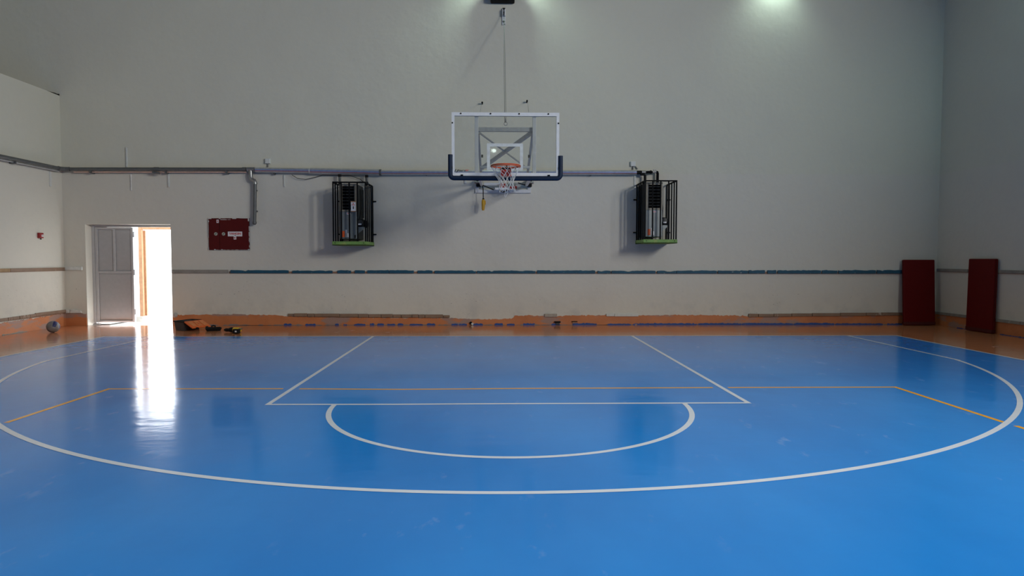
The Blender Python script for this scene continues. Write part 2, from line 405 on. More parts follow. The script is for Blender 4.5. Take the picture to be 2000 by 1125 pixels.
br = ragged([(-12.0, .27), (-.2, .262), (2.11, .24)], XR-.012, XR+.01, axis=0).build('baseboard_right', SKIRT); br['kind'] = 'structure'
# flakes of blue paint along the foot of the back wall
BS = [-4.851, -4.683, -4.38, -4.155, -3.728, -3.649, -3.547, -3.469, -3.311, -3.063, -2.961, -2.871, -2.803, -2.657, -2.578, -2.408, -2.352, -2.228, -2.092, -1.798, -1.707, -1.526,
      -1.164, -.823, -.71, -.471, -.21, -.028, .063, .234, .427, .689, 1.054, 1.248, 1.522, 2.059, 2.311, 2.826, 2.872, 4.297, 4.310, 5.30, 5.31, 6.467, 6.48, 7.4, 7.41, 8.5, 8.60, 8.95]
for i in range(0, len(BS), 2):
    a, b = BS[i], BS[i+1]; h = random.uniform(.028, .042)
    ragged([(a, h*.7), (a+(b-a)*.08, h), (b-(b-a)*.08, h), (b, h*.7)], WY-.022, WY-.004, .03, .005, 1, .001).build('paint_flake', BLUEST, bb)
GRIME = M('grey_grime', (.20, .20, .21), .8)
for a, b in ((-7.1, -1.0), (-1.0, 9.6)):
    ragged([(a, .012), (b, .012)], WY-.018, WY-.004, .05, .007, 1, .001).build('grime_edge', GRIME, bb)
for a, b in ((-.5, .2), (.9, 1.4), (-1.8, -.6), (.5, .75)):
    ragged([(a, .01), (b, .01)], XR-.022, XR-.004, .03, .004, 0, .001).build('paint_flake', BLUEST, br)
for a, b in ((.25, .9), (-2.2, -.4)):
    ragged([(a, .012), (b, .012)], XL+.004, XL+.02, .03, .004, 0, .001).build('paint_flake', M('grey_green_flake', (.22, .27, .25), .7), bl)

# board rail across the back wall: batten + broken painted boards
t1 = MB().box(-6.03, 8.96, WY-.012, WY, 1.142, 1.185).build('trim_1', BACKST); t1['kind'] = 'structure'
BP = [-5.989, -4.728, -4.644, -3.771, -3.659, -3.367, -3.277, -3.064, -3.007, -2.535, -2.524, -1.989, -1.905, -1.578, -1.527, -.623, -.595, .693, .731, 2.017, 2.074, 2.359, 2.382, 3.358,
      3.398, 3.822, 3.833, 4.728, 4.757, 5.429, 5.446, 5.809, 5.866, 6.062, 6.097, 7.066, 7.095, 7.436, 7.465, 8.305, 8.334, 8.944]
for i in range(0, len(BP), 2):
    a, b = BP[i], BP[i+1]; x = a+.01; top = []
    zt = 1.211+.004*sin(a*1.7)+(.012 if a > 5 else 0)
    while x < b-.01:
        top.append((x, zt+random.gauss(0, .0035)-(random.random() < .06)*.02)); x += random.uniform(.03, .09)
    poly = [(a, 1.150)]+[(a, zt-.004)]+top+[(b, zt-.004), (b, 1.150)]
    MB().prism(poly, 1, WY-.035-random.uniform(0, .008), WY-.010).build('plank', BLUEPL, t1)
MB().box(-7.27, -6.05, WY-.032, WY, 1.148, 1.222).build('plank', GREYPL, t1)
t2 = MB().box(XL, XL+.012, -12, 2.09, 1.198, 1.22).build('trim_2', BACKST); t2['kind'] = 'structure'
for a, b, mt in ((.50, 2.095, BROWNPL), (-2.2, .49, TANPL), (-6, -2.25, BROWNPL), (-12, -6.05, BROWNPL)):
    MB().box(XL+.008, XL+.034, a, b, 1.205, 1.272).build('plank', mt, t2, bevel=.004)
t3 = MB().box(XR-.012, XR, -12, 2.10, 1.192, 1.215).build('trim_3', BACKST); t3['kind'] = 'structure'
for a, b in ((1.12, 2.08), (.30, 1.10), (-1.1, .27), (-5, -1.13), (-12, -5.1)):
    MB().box(XR-.034, XR-.008, a, b, 1.20, 1.262).build('plank', GREYPL, t3, bevel=.004)
# lower board remains
t4 = MB().box(-4.72, -1.22, WY-.010, WY, .165, .19).build('trim_4', BACKST); t4['kind'] = 'structure'
LB = [-4.758, -4.624, -4.332, -4.175, -3.624, -3.218, -2.993, -2.711, -2.452, -2.271, -2.034, -1.887, -1.751, -1.344, -1.197]
for i in range(len(LB)-1):
    a, b = LB[i], LB[i+1]; t = (a+4.76)/3.56; zc = .232-.036*t; h = .034 if 0 < i < 13 else .027
    MB().box(a+.006, b-.006, WY-.034-random.uniform(0, .012), WY-.008, zc-h+random.uniform(-.004, .002), zc+h+random.uniform(-.003, .005)).build('plank', BROWNPL, t4, bevel=.004)
t5 = MB().box(5.5, 8.95, WY-.010, WY, .19, .21).build('trim_5', BACKST); t5['kind'] = 'structure'
RB = [5.457, 5.676, 6.023, 6.427, 6.89, 7.528, 8.109, 8.458, 9.40]
for i in range(len(RB)-1):
    a, b = RB[i], RB[i+1]; t = (a-5.457)/3.5; zc = .213+.036*t
    MB().box(a+.005, b-.005, WY-.034-random.uniform(0, .01), WY-.008, zc-.032, zc+.033+random.uniform(-.003, .004)).build('plank', BROWNPL, t5, bevel=.004)
t6 = MB().box(XL, XL+.010, -12, 2.09, .26, .285).build('trim_6', BACKST); t6['kind'] = 'structure'
yy = 2.09
for L_ in (.95, .16, .10, .13, .06, .17, .08, .05, .30, .12, .14, .22, .8, .9, 1.0, 1.2, 1.3, 1.4):
    zc = .320-.028*(2.09-yy)/1.9 if yy > -.2 else .287
    MB().box(XL+.006, XL+.034+random.uniform(0, .008), yy-L_+.008, yy, zc-.030, zc+.030).build('plank', BROWNPL, t6, bevel=.004); yy -= L_
t7 = MB().box(XR-.010, XR, -12, 2.10, .255, .28).build('trim_7', BACKST); t7['kind'] = 'structure'
yy = 2.09
for L_ in (.5, .6, .55, .75, .5, .9, 1.2, 1.3, 1.4, 1.5):
    MB().box(XR-.036, XR-.008, yy-L_+.012, yy, .242, .300).build('plank', GREYPL, t7, bevel=.004); yy -= L_
# white filled blocks left of the door and along the skirting
t8 = MB().box(XL+.03, -9.20, WY-.04, WY, 1.213, 1.288).build('trim_8', BLOCK, bevel=.006); t8['kind'] = 'structure'
t9 = MB().prism([(XL+.02, .275), (-9.50, .275), (-9.50, .352), (XL+.02, .352)], 1, WY-.04, WY).build('trim_9', BLOCK, bevel=.006); t9['kind'] = 'structure'
MB().prism([(-9.485, .275), (-9.24, .272), (-9.245, .325), (-9.47, .358)], 1, WY-.036, WY).build('plank', BLOCK, t9, bevel=.006)
t10 = MB().box(2.274, 2.45, WY-.035, WY, .196, .255).build('trim_10', BLOCK, bevel=.004); t10['kind'] = 'structure'
MB().box(2.458, 2.99, WY-.033, WY, .192, .252).build('plank', BLOCK, t10, bevel=.004)
t11 = MB().box(.90, 1.178, WY-.035, WY, .180, .25).build('trim_11', M('grey_brown_block', (.36, .32, .28), .8), bevel=.006); t11['kind'] = 'structure'

# ================================================================== DOORS
d1 = setting('door_1', (-8.65, 2.36, 0))
fr = MB()
fr.box(-9.13, -9.075, 2.33, 2.41, 0, DZ-.01).box(-9.13, -7.285, 2.34, 2.41, DZ-.05, DZ-.002)
fr.build('door_frame', GREYMET2, d1, bevel=.004)
LX0, LX1 = -9.068, -8.232
lf = MB().box(LX0, LX1, 2.37, 2.405, .05, 2.158).build('door_leaf', GREYMET, d1)
for a, b, z0, z1 in ((LX0, LX0+.055, .05, 2.158), (LX1-.05, LX1, .05, 2.158)): MB().box(a, b, 2.340, 2.372, z0, z1).build('stile', GREYMET2, lf, bevel=.004)
for a, b, z0, z1 in ((LX0+.056, LX1-.051, 2.11, 2.158), (LX0+.056, LX1-.051, 1.135, 1.185), (LX0+.056, LX1-.051, .05, .085)): MB().box(a, b, 2.340, 2.372, z0, z1).build('rail', GREYMET2, lf, bevel=.004)
MB().box(-8.675, -8.625, 2.340, 2.372, 1.186, 2.109).build('stile', GREYMET2, lf, bevel=.004)
for a, b, z0, z1 in ((-9.0, -8.69, 1.20, 2.095), (-8.612, -8.29, 1.20, 2.095), (-9.0, -8.29, .10, 1.12)): MB().box(a, b, 2.362, 2.372, z0, z1).build('panel', GREYMET, lf, bevel=.003)
for z in (2.0, 1.16, .28):
    MB().cyl((LX1+.012, 2.362, z-.06), (LX1+.012, 2.362, z+.06), .014, 10).build('hinge', WHITE, d1)
MB().box(-9.10, -8.96, 2.24, 2.33, 0, .022).build('threshold_rubble', DULL, d1, bevel=.008)
# orange outer gate, step and vestibule side wall
MB().box(-9.35, -8.83, 2.42, 3.36, 0, 2.7).build('wall_vestibule', OUTW)['kind'] = 'structure'
MB().box(-30, 14, 2.415, 60, -.14, -.03).build('floor_outdoor', CONC)['kind'] = 'structure'
MB().box(-8.83, -8.55, 3.25, 4.2, -.03, .09).build('trim_12', CONC)['kind'] = 'structure'
d2 = setting('door_2', (-8.6, 3.42, 0))
g = MB().box(-8.685, -8.60, 3.38, 3.46, .02, 2.225).box(-8.60, -7.2, 3.38, 3.46, 2.155, 2.225).build('gate_frame', ORGATE, d2, bevel=.006)
dv = Vector((-.50, .86, 0)).normalized(); H0 = Vector((-8.57, 3.47, 0)); ux = dv
lfg = MB()
def onleaf(t, z, o=0.): return H0+ux*t+Vector((0, 0, z))+Vector((-ux.y, ux.x, 0))*o
lfg.bar(onleaf(.03, .1), onleaf(.03, 2.14), .05, .05).bar(onleaf(.85, .1), onleaf(.85, 2.14), .05, .05)
for z in (.13, .72, 1.12, 2.11): lfg.bar(onleaf(.03, z), onleaf(.85, z), .04, .05)
lo = lfg.build('gate_leaf', ORGATE, d2)
for o_ in (-.12, .09):
    MB().tube([onleaf(.12, 1.17, 0), onleaf(.12, 1.17, o_), onleaf(.12, .86, o_), onleaf(.12, .86, 0)], .011, 8).build('handle', WHITE, lo, smooth=True)
MB().obox(onleaf(.10, 1.0, 0), ux*.045, Vector((-ux.y, ux.x, 0))*.03, (0, 0, .09)).build('lock_plate', STEEL, lo)

# ================================================================== BASKETBALL HOOP
BY = -1.20
hoop = thing('basketball_hoop', 'swing-up basketball hoop with clear smudged backboard on the back wall', 'basketball hoop', (0, WY, 2.93))
bx0, bx1, bz0, bz1 = -.912, .905, 2.868, 3.932
board = MB().box(bx0, bx1, BY, BY+.015, bz0, bz1).build('backboard', ACRYL, hoop)
fr = MB()
for a, b, c, d in ((bx0, bx1, bz1-.058, bz1), (bx0, bx1, bz0, bz0+.055), (bx0, bx0+.048, bz0+.055, bz1-.058), (bx1-.048, bx1, bz0+.055, bz1-.058)):
    fr.box(a, b, BY-.006, BY-.001, c, d).box(a, b, BY+.017, BY+.045, c, d)
fr.build('board_border', WHITE, board)
tg = MB(); ax0, ax1, az0, az1, tw = -.318, .292, 2.965, 3.415, .052
for a, b, c, d in ((ax0, ax1, az1-tw, az1), (ax0, ax1, az0, az0+tw), (ax0, ax0+tw, az0+tw, az1-tw), (ax1-tw, ax1, az0+tw, az1-tw)): tg.box(a, b, BY-.005, BY-.001, c, d)
tg.build('target_square', M('white_board_print', (.56, .60, .61), .5), board)
for x in (-.757, -.256, .226, .72): MB().cyl((x, BY-.016, bz1-.022), (x, BY-.004, bz1-.022), .013, 8).build('bolt', BLACK, board)
for x in (-.899, .892): MB().cyl((x, BY-.016, 3.755), (x, BY-.004, 3.755), .013, 8).build('bolt', BLACK, board)
for x in (-.74, .73): MB().box(x-.02, x+.02, BY-.02, BY-.004, bz0+.004, bz0+.022).build('clip', BLACK, board)
for x in (-.91, .903): MB().box(x-.012, x+.012, BY-.03, BY-.004, 2.98, 3.02).build('clip', BLACK, board)
# printed maker's mark in the lower left corner of the board (not legible in the photograph)
lg = MB(); lz = 2.958
for dx, dz in ((0, 0), (.034, -.010)): lg.prism([(-.872+dx, lz-.026+dz), (-.858+dx, lz-.026+dz), (-.832+dx, lz+.024+dz), (-.846+dx, lz+.024+dz)], 1, BY-.004, BY-.001)
lg.build('logo', BLKTXT, board)
text('logo_lettering', 'Naaren', .034, (-.742, BY-.004, lz+.002), BLKTXT, board, .128)
text('logo_lettering', 'spor', .030, (-.652, BY-.004, lz-.001), REDTXT, board, .052)
MB().box(-.79, -.70, BY-.003, BY-.001, lz-.040, lz-.033).build('logo', DARKP, board)
# edge padding
px0, px1, pz = -.936, .928, 2.832; R0 = .06
path = [(px0, BY, 3.225), (px0, BY, pz+R0)]+[(px0+R0-R0*cos(t), BY, pz+R0-R0*sin(t)) for t in [pi/2*i/6 for i in range(1, 7)]]
path += [(0, BY, pz-.004), (px1-R0, BY, pz)]+[(px1-R0+R0*sin(t), BY, pz+R0-R0*cos(t)) for t in [pi/2*i/6 for i in range(1, 7)]]+[(px1, BY, 3.21)]
MB().tube(path, .041, 10).build('edge_padding', NAVY, hoop, smooth=True)
# steel support frame behind the board
for x in (-.495, .486): MB().box(x-.031, x+.031, BY+.046, BY+.106, bz0+.005, 3.885).build('upright', WHITE, hoop, bevel=.005)
MB().box(-.466, .457, -1.08, -1.02, 3.640, 3.712).build('cross_bar', STEEL if False else M('grey_white_steel', (.42, .44, .45), .45), hoop, bevel=.005)
GW = bpy.data.materials['grey_white_steel']
for s_ in (-.47, .465):
    MB().bar((s_, -1.05, 3.63), (s_*1.05, 2.02, 3.14), .045, .045).build('support_arm', GW, hoop)
    MB().bar((s_, -1.1, 2.93), (s_*1.05, 2.02, 3.08), .05, .05).build('support_arm', WHITE, hoop)
    MB().box(s_*1.19-.05, s_*1.19+.05, 1.94, 2.08, 3.04, 3.20).build('hinge_block', BLACKR, hoop, bevel=.012)
    MB().cyl((s_*1.19-.085, 1.96, 3.13), (s_*1.19+.085, 1.96, 3.13), .03, 10).build('hinge_pin', STEEL, hoop)
MB().bar((-.46, -1.04, 3.63), (.46, .85, 3.28), .022, .022).build('diagonal_brace', GW, hoop)
MB().bar((.46, -1.04, 3.64), (-.46, .85, 3.28), .05, .06).build('diagonal_brace', GW, hoop)
MB().box(-.46, .46, -.2, -.16, 3.14, 3.18).build('cross_bar', GW, hoop)
for x in (-.40, .395): MB().box(x-.015, x+.015, BY+.05, BY+.08, 3.19, 3.235).build('clip', BLACK, hoop)
MB().tube([(.0+.028*cos(t), -1.05, 3.775+.028*sin(t)) for t in [2*pi*i/14 for i in range(14)]], .006, 6, closed=True).build('lifting_ring', STEEL, hoop)
MB().tube([(0, -1.05, 3.80), (0, -1.05, 3.87)], [.012, .006], 8).build('cable_clamp', DULL, hoop)
# wall bracket
wbk = MB().box(-.632, .59, WY-.05, WY, 2.915, 2.99).box(-.632, -.555, WY-.05, WY, 2.99, 3.16).box(.515, .59, WY-.05, WY, 2.99, 3.16).build('wall_bracket', WHITE, hoop, bevel=.004)
MB().box(-.44, .05, 1.90, 1.96, 3.06, 3.115).build('pivot_bar', WHITE, hoop, bevel=.004)
MB().box(-.20, .16, 1.78, 1.88, 2.955, 3.0).build('winch_plate', WHITE, hoop, bevel=.004)
wn = MB().cyl((.03, 1.85, 3.05), (.24, 1.85, 3.05), .055, 16).build('winch_motor', DULL, hoop, smooth=True)
MB().box(.105, .275, 1.76, 1.90, 2.975, 3.03).build('gearbox', REDBOX, wn, bevel=.008)
MB().box(-.10, .06, 1.80, 1.90, 3.0, 3.09).build('gearbox', REDBOX, wn, bevel=.008)
MB().tube([(-.02+.07*cos(t), 1.82, 2.955+.045*sin(t)) for t in [pi+pi*i/8 for i in range(9)]]+[(.14, 1.82, 2.98)], .012, 6).build('winch_drum_guard', BLACKR, wn)
MB().tube([(-.52, 1.93, 3.08), (-.38, 1.93, 3.03), (-.23, 1.93, 2.965)], .011, 6).build('hose', BLACKR, hoop)
MB().tube([(.30, 1.93, 3.12), (.42, 1.93, 3.08), (.50, 1.95, 3.07)], .011, 6).build('hose', BLACKR, hoop)
# rim with back plate and net
RY, RZ = -1.575+.06, 2.985
rc = Vector((-.004, -1.575, RZ)); Rr = .237
rim = MB().tube([rc+Vector((Rr*cos(t), Rr*sin(t), 0)) for t in [2*pi*i/40 for i in range(40)]], .0125, 8, closed=True)
rim.tube([rc+Vector(((Rr+.004)*cos(t), (Rr+.004)*sin(t), -.022)) for t in [pi*(1.02+.96*i/24) for i in range(25)]], .006, 6)
rimo = rim.build('rim', RIM, hoop, smooth=True)
MB().box(-.09, .082, -1.36, BY-.004, 2.965, 2.99).build('rim_mount', BLACKR, rimo)
MB().box(-.095, .09, -1.345, BY-.004, 2.842, 2.962).build('spring_box', REDBOX, rimo, bevel=.006)
MB().prism([(-1.36, 2.975), (-1.34, 2.975), (-1.22, 2.90), (-1.22, 2.87)], 0, -.075, -.06).build('rim_strut', RIM, rimo)
MB().prism([(-1.36, 2.975), (-1.34, 2.975), (-1.22, 2.90), (-1.22, 2.87)], 0, .05, .065).build('rim_strut', RIM, rimo)
MB().cyl((.016, BY-.02, 3.03), (.016, BY-.004, 3.05), .012, 8).build('bolt', BLACK, rimo)
for i in range(12):
    a = 2*pi*(i+.5)/12; p = rc+Vector(((Rr-.004)*cos(a), (Rr-.004)*sin(a), -.014))
    MB().tube([p+Vector((.010*cos(t)*cos(a), .010*cos(t)*sin(a), -.012+.012*sin(t))) for t in [2*pi*k/8 for k in range(8)]], .0025, 5, closed=True).build('net_hook', RIM, rimo)
net = MB(); lv = [(-.02, .230), (-.10, .195), (-.17, .150), (-.235, .122), (-.30, .118), (-.355, .132), (-.41, .150)]
rows = []
for k, (dz, rr) in enumerate(lv):
    row = []
    for i in range(12):
        a = 2*pi*(i+.5*(k % 2)+.5)/12+.05*k
        row.append(rc+Vector((rr*cos(a)+.006*k*.6+random.gauss(0, .006)*(k > 0), rr*sin(a)+random.gauss(0, .006)*(k > 0), dz+random.gauss(0, .009)*(k > 0))))
    rows.append(row)
for k in range(len(lv)-1):
    for i in range(12):
        p = rows[k][i]
        for j in ((i, i-1) if k % 2 == 0 else (i, (i+1) % 12)):
            q = rows[k+1][j]; mid = (p+q)/2+Vector((0, 0, -.006)); net.tube([p, mid, q], .0036, 4, caps=False)
for k in range(1, len(lv)):
    for i in range(12): net.sphere(rows[k][i], .0065, 6, 4)
lp = rows[-1][9]
net.tube([Vector((.03, -1.60, 2.60)), Vector((.022, -1.61, 2.53)), Vector((.0, -1.61, 2.485)), Vector((-.012, -1.61, 2.47)), Vector((-.02, -1.61, 2.49)), Vector((-.014, -1.61, 2.56)), Vector((-.01, -1.60, 2.60))], .0036, 5)
net.build('net', NETM, hoop)
# hoist pulley and cable on the wall
pu = thing('hoist_pulley', 'white pulley bracket high on the back wall above the backboard', 'pulley', (-.01, WY, 6.54))
MB().box(-.045, .028, WY-.03, WY, 6.545, 6.90).build('back_plate', WHITE, pu, bevel=.004)
MB().box(-.038, -.022, WY-.10, WY-.03, 6.72, 6.86).box(.006, .022, WY-.10, WY-.03, 6.72, 6.86).build('cheek', WHITE, pu)
MB().cyl((-.02, WY-.075, 6.78), (.004, WY-.075, 6.78), .032, 18).build('wheel', BLACKR, pu, smooth=True)
MB().box(-.035, .022, WY-.055, WY-.03, 6.865, 6.90).build('bolt', BLACK, pu)
MB().cyl((-.008, WY-.045, 6.615), (-.008, WY-.03, 6.615), .022, 12).build('bolt', BLACK, pu)
MB().box(-.012, .02, WY-.045, WY-.03, 6.548, 6.565).build('bolt', BLACK, pu)
cb = thing('hoist_cable', 'thin double steel cable from wall pulley down to the backboard frame', 'cable', (0, 1.98, 3.85))
MB().tube([(-.009, 2.04, 6.73), (-.015, .5, 5.27), (-.017, -1.05, 3.80)], .0042, 6).build('strand', DULL, cb)
MB().tube([(-.003, 2.0, 6.76), (.004, .5, 5.30), (.004, -1.05, 3.86)], .0042, 6).build('strand', DULL, cb)
for x, z, bx, nm in ((-.478, 4.853, -.435, 'left'), (.496, 4.892, .39, 'right')):
    e = thing('wall_eyebolt', 'black eyebolt with thin wire above the %s half of the backboard' % nm, 'eyebolt', (x, WY, z))
    MB().cyl((x, WY+.01, z), (x, WY-.105, z+.005), .015, 8).build('shank', BLACK, e)
    MB().tube([(x+.013*cos(t), WY-.115, z+.006+.013*sin(t)) for t in [2*pi*i/12 for i in range(12)]], .007, 6, closed=True).build('eye', BLACK, e)
    MB().tube([(x-.012*(1 if x < 0 else -1), WY-.115, z-.008), (bx, BY+.03, bz1)], .0028, 5).build('wire', DULL, e)
# pendant control
pc = thing('hoist_pendant', 'yellow push-button control hanging on black cable below the backboard', 'remote control', (-.452, 1.86, 2.51))
MB().tube([(-.475, 1.86, 3.05), (-.455, 1.86, 2.98), (-.452, 1.86, 2.74)], .010, 8).build('cable', BLACKR, pc)
MB().tube([(-.452, 1.86, 2.755), (-.452, 1.86, 2.73), (-.452, 1.86, 2.64), (-.456, 1.86, 2.55), (-.456, 1.86, 2.515)], [.018, .036, .038, .033, .024], 12).build('housing', YELLOW, pc, smooth=True)
MB().box(-.425, -.398, 1.845, 1.875, 2.64, 2.725).build('trigger', YELLOW, pc, bevel=.008)
MB().cyl((-.452, 1.86, 2.75), (-.452, 1.86, 2.775), .022, 10).build('cable_gland', BLACKR, pc)

# ================================================================== HEATERS IN CAGES
def heater(dx, dz, bx0, side, card):
    lab = 'grey gas heater with black louvres inside the cage %s of the hoop' % side
    fy, by = 1.45, 2.05
    H = thing('gas_heater', lab, 'heater', (bx0+.17, WY, 1.88+dz), 'gas heaters on the back wall')
    b0, b1, z0, zm, z1 = bx0, bx0+.345, 1.885+dz, 2.455+dz, 3.03+dz
    MB().box(b0, b1, fy+.03, by+.06, z0, z1).build('casing', HSIDE, H)
    MB().box(b0, b1, fy, fy+.035, z0, zm).build('front_panel', HGREY, H, bevel=.006)
    for x in (b0+.03, b0+.17, b0+.245, b0+.30): MB().box(x-.006, x+.006, fy-.008, fy+.002, z0+.01, zm-.01).build('panel_fold', HGREY, H)
    lvf = MB().box(b0, b0+.045, fy-.015, fy+.03, zm, z1).box(b1-.045, b1, fy-.015, fy+.03, zm, z1).box(b0+.045, b1-.045, fy-.015, fy+.03, zm, zm+.035).box(b0+.045, b1-.045, fy-.015, fy+.03, z1-.05, z1).build('louvre_frame', BEIGE, H)
    MB().box(b0+.045, b1-.045, fy+.012, fy+.03, zm+.035, z1-.05).build('louvre_opening', LOUVRE, lvf)
    for k in range(7):
        zz = zm+.09+k*.066
        MB().obox(((b0+b1)/2, fy+.0, zz), (.125, 0, 0), (0, .009, .003), (0, -.001, .0035)).build('slat', LOUVRES, lvf)
    # stickers
    MB().box(b0+.035, b0+.092, fy-.012, fy-.008, 1.92+dz, 2.048+dz).build('warning_sticker', ORANGEL, H)
    st = MB().box(b0+.105, b0+.175, fy-.012, fy-.008, 1.92+dz, 2.0+dz).box(b0+.105, b0+.145, fy-.012, fy-.008, 2.005+dz, 2.075+dz).build('data_label', LABELW, H)
    for k in range(4): MB().box(b0+.112, b0+.165-.012*(k % 2), fy-.0135, fy-.0115, 1.93+dz+.017*k, 1.936+dz+.017*k).build('print', GREYPL, st)
    st = MB().box(b0+.135, b0+.215, fy-.012, fy-.008, 2.395+dz, 2.435+dz).build('maker_label', LABELW, H)
    MB().box(b0+.145, b0+.205, fy-.0135, fy-.0115, 2.408+dz, 2.422+dz).build('print', REDTXT, st)
    MB().box(b1-.045, b1-.025, fy-.012, fy-.006, 1.90+dz, 1.965+dz).build('vent_slot', BLACK, H)
    # blower on the right side with motor and bracket
    bl_ = MB().box(b1+.002, b1+.12, 1.5, 1.78, 2.14+dz, 2.30+dz).build('blower_box', BLACKR, H, bevel=.015)
    MB().cyl((b1+.11, 1.64, 2.20+dz), (b1+.19, 1.64, 2.20+dz), .075, 16).build('motor', BLACKR, H, smooth=True)
    MB().cyl((b1+.06, 1.50, 2.23+dz), (b1+.06, 1.47, 2.23+dz), .055, 14).build('blower_inlet', DARKP, bl_)
    MB().box(b1+.025, b1+.095, 1.464, 1.468, 2.175+dz, 2.205+dz).build('rating_plate', LABELW, bl_)
    MB().prism([(b1, 2.135+dz), (b1+.145, 2.135+dz), (b1+.145, 2.11+dz), (b1, 1.99+dz)], 1, 1.52, 1.55).build('motor_bracket', HGREY, H)
    MB().tube([(b1+.03, 1.6, 2.30+dz), (b1+.05, 1.62, 2.5+dz), (b1+.04, 1.7, 2.75+dz), (b1+.01, 1.8, 2.95+dz)], .010, 6).build('flue_cable', BLACKR, H)
    MB().box(b1+.01, b1+.05, 1.9, 1.95, 2.35+dz, 2.95+dz).build('conduit', HSIDE, H)
    # cage
    c0, c1, t0, t1_ = -3.557+dx, -2.868+dx, 1.822+dz, 3.046+dz; cf, cbk = 1.30, 2.09
    Cg = thing('heater_cage', 'black steel bar cage with green tray around the heater %s of the hoop' % side, 'cage', ((c0+c1)/2, WY, t0-.07), 'heater cages')
    for k in range(5):
        x = c0+.012+(c1-c0-.024)*k/4; MB().box(x-.0125, x+.0125, cf, cf+.026, t0, t1_).build('bar', BLACK, Cg)
    for x in (c0+.012, c1-.012):
        for k in range(1, 5):
            y = cf+(cbk-cf)*k/4.; MB().box(x-.012, x+.012, y-.012, y+.012, t0, t1_).build('bar', BLACK, Cg)
    for z in (t1_-.014,):
        MB().box(c0, c1, cf-.002, cf+.026, z, z+.028).build('frame_bar', BLACK, Cg)
        for x in (c0, c1-.024): MB().box(x, x+.024, cf+.026, cbk+.01, z, z+.028).build('frame_bar', BLACK, Cg)
    for z in (2.0+dz, 2.72+dz):
        for x in (c0-.03, c1+.03): MB().box(x-.035, x+.035, 2.06, 2.112, z-.012, z+.012).build('wall_lug', BLACK, Cg, bevel=.004)
    tr = MB().box(c0-.012, c1+.012, cf-.012, cbk+.02, t0-.078, t0-.058).box(c0-.012, c1+.012, cf-.012, cf-.002, t0-.078, t0+.004).box(c0-.012, c0-.002, cf-.002, cbk+.02, t0-.078, t0+.004).box(c1+.002, c1+.012, cf-.002, cbk+.02, t0-.078, t0+.004)
    tro = tr.build('tray', TRAY, Cg, bevel=.004)
    for x in (c0+.05, c1-.05): MB().cyl((x, cf-.016, t0-.028), (x, cf-.010, t0-.028), .010, 8).build('bolt', BLACK, tro)
    for k in range(4): MB().box(c0+.02, c1-.02, cf+.12+.18*k, cf+.15+.18*k, t0-.058, t0-.030).build('support_bar', BLACK, Cg)
    if card:
        x0, x1, z0, z1 = -3.183, -3.082, 2.452, 2.650; y = 1.325
        K = thing('hanging_card', 'small white card with orange edges hung inside the left heater cage', 'sign', (-3.133, y, z0))
        MB().box(x0, x1, y, y+.006, z0, z1).build('card', LABELW, K)
        MB().box(x0-.002, x1+.002, y-.004, y+.008, z1-.012, z1+.006).build('edge', ORGATE, K); MB().box(x0-.002, x1+.002, y-.004, y+.008, z0-.008, z0+.008).build('edge', ORGATE, K)
        MB().cyl((-3.132, y-.003, 2.612), (-3.132, y, 2.612), .012, 12).build('red_dot', REDTXT, K)
        MB().box(-3.165, -3.102, y-.003, y, 2.576, 2.590).build('print', REDTXT, K)
        MB().box(-3.142, -3.122, y-.003, y, 2.497, 2.553).build('print', BLKTXT, K)
        MB().tube([(x0+.01, y, z1), (-3.132, y-.01, z1+.06), (x1-.01, y, z1)], .003, 5).build('string', BLACK, K)
heater(0, 0, -3.436, 'left', True)
heater(6.477, .053, 2.992, 'right', False)

# ================================================================== PIPES
PY = 2.0
def pipe_m(j, n):
    # vertex 0 is the top; the angle runs from the top towards the room: blue band, thin red stripe, silver below
    a = 360*(j+.5)/n
    return 1 if 72 <= a < 105 else 2 if 105 <= a < 118 else 0
p1 = thing('steel_pipe', 'dark grey pipe along the left wall above the alarm button', 'pipe', (XL+.11, -2, 3.38))
MB().tube([(XL+.11, -12, 3.385), (XL+.11, 1.86, 3.385)], .038, 12).build('pipe_section', DULL, p1, smooth=True)
MB().tube([(XL+.08, -12, 3.33), (XL+.08, 1.9, 3.33)], .014, 8).build('thin_pipe', FOIL, p1, smooth=True)
MB().tube([(XL+.11, 1.84, 3.385), (XL+.115, 1.93, 3.385), (XL+.16, 1.985, 3.385), (XL+.25, 2.0, 3.387)], .046, 12).build('elbow', DULL, p1, smooth=True)
for y in (-7, -3, 0.6): MB().box(XL+.002, XL+.13, y-.012, y+.012, 3.30, 3.345).build('bracket', DULL, p1)
p2 = thing('steel_pipe', 'dark grey pipe on back wall above the doorway with thin pink pipe under it', 'pipe', (-7.4, PY, 3.38))
MB().tube([(-9.33, PY, 3.387), (-5.60, PY, 3.398)], .038, 12).build('pipe_section', DULL, p2, smooth=True)
MB().tube([(-9.28, PY+.03, 3.330), (-5.59, PY+.03, 3.340)], .014, 8).build('thin_pipe', COPPER, p2, smooth=True)
MB().cyl((-7.55, PY, 3.392), (-7.45, PY, 3.392), .046, 12).build('coupling', DULL, p2, smooth=True)
MB().cyl((-5.66, PY, 3.398), (-5.58, PY, 3.398), .046, 12).build('coupling', DULL, p2, smooth=True)
MB().tube([(-7.56, PY-.06, 3.325), (-7.42, PY-.02, 3.30)], .024, 10).build('pipe_stub', DULL, p2, smooth=True)
for x in (-8.9, -7.3, -6.0): MB().box(x-.012, x+.012, 1.97, WY-.002, 3.30, 3.36).build('bracket', DULL, p2)
p3 = thing('drain_pipe', 'grey elbowed drop pipe hanging below the wall pipe beside the red fire cabinet', 'pipe', (-5.43, PY, 2.21))
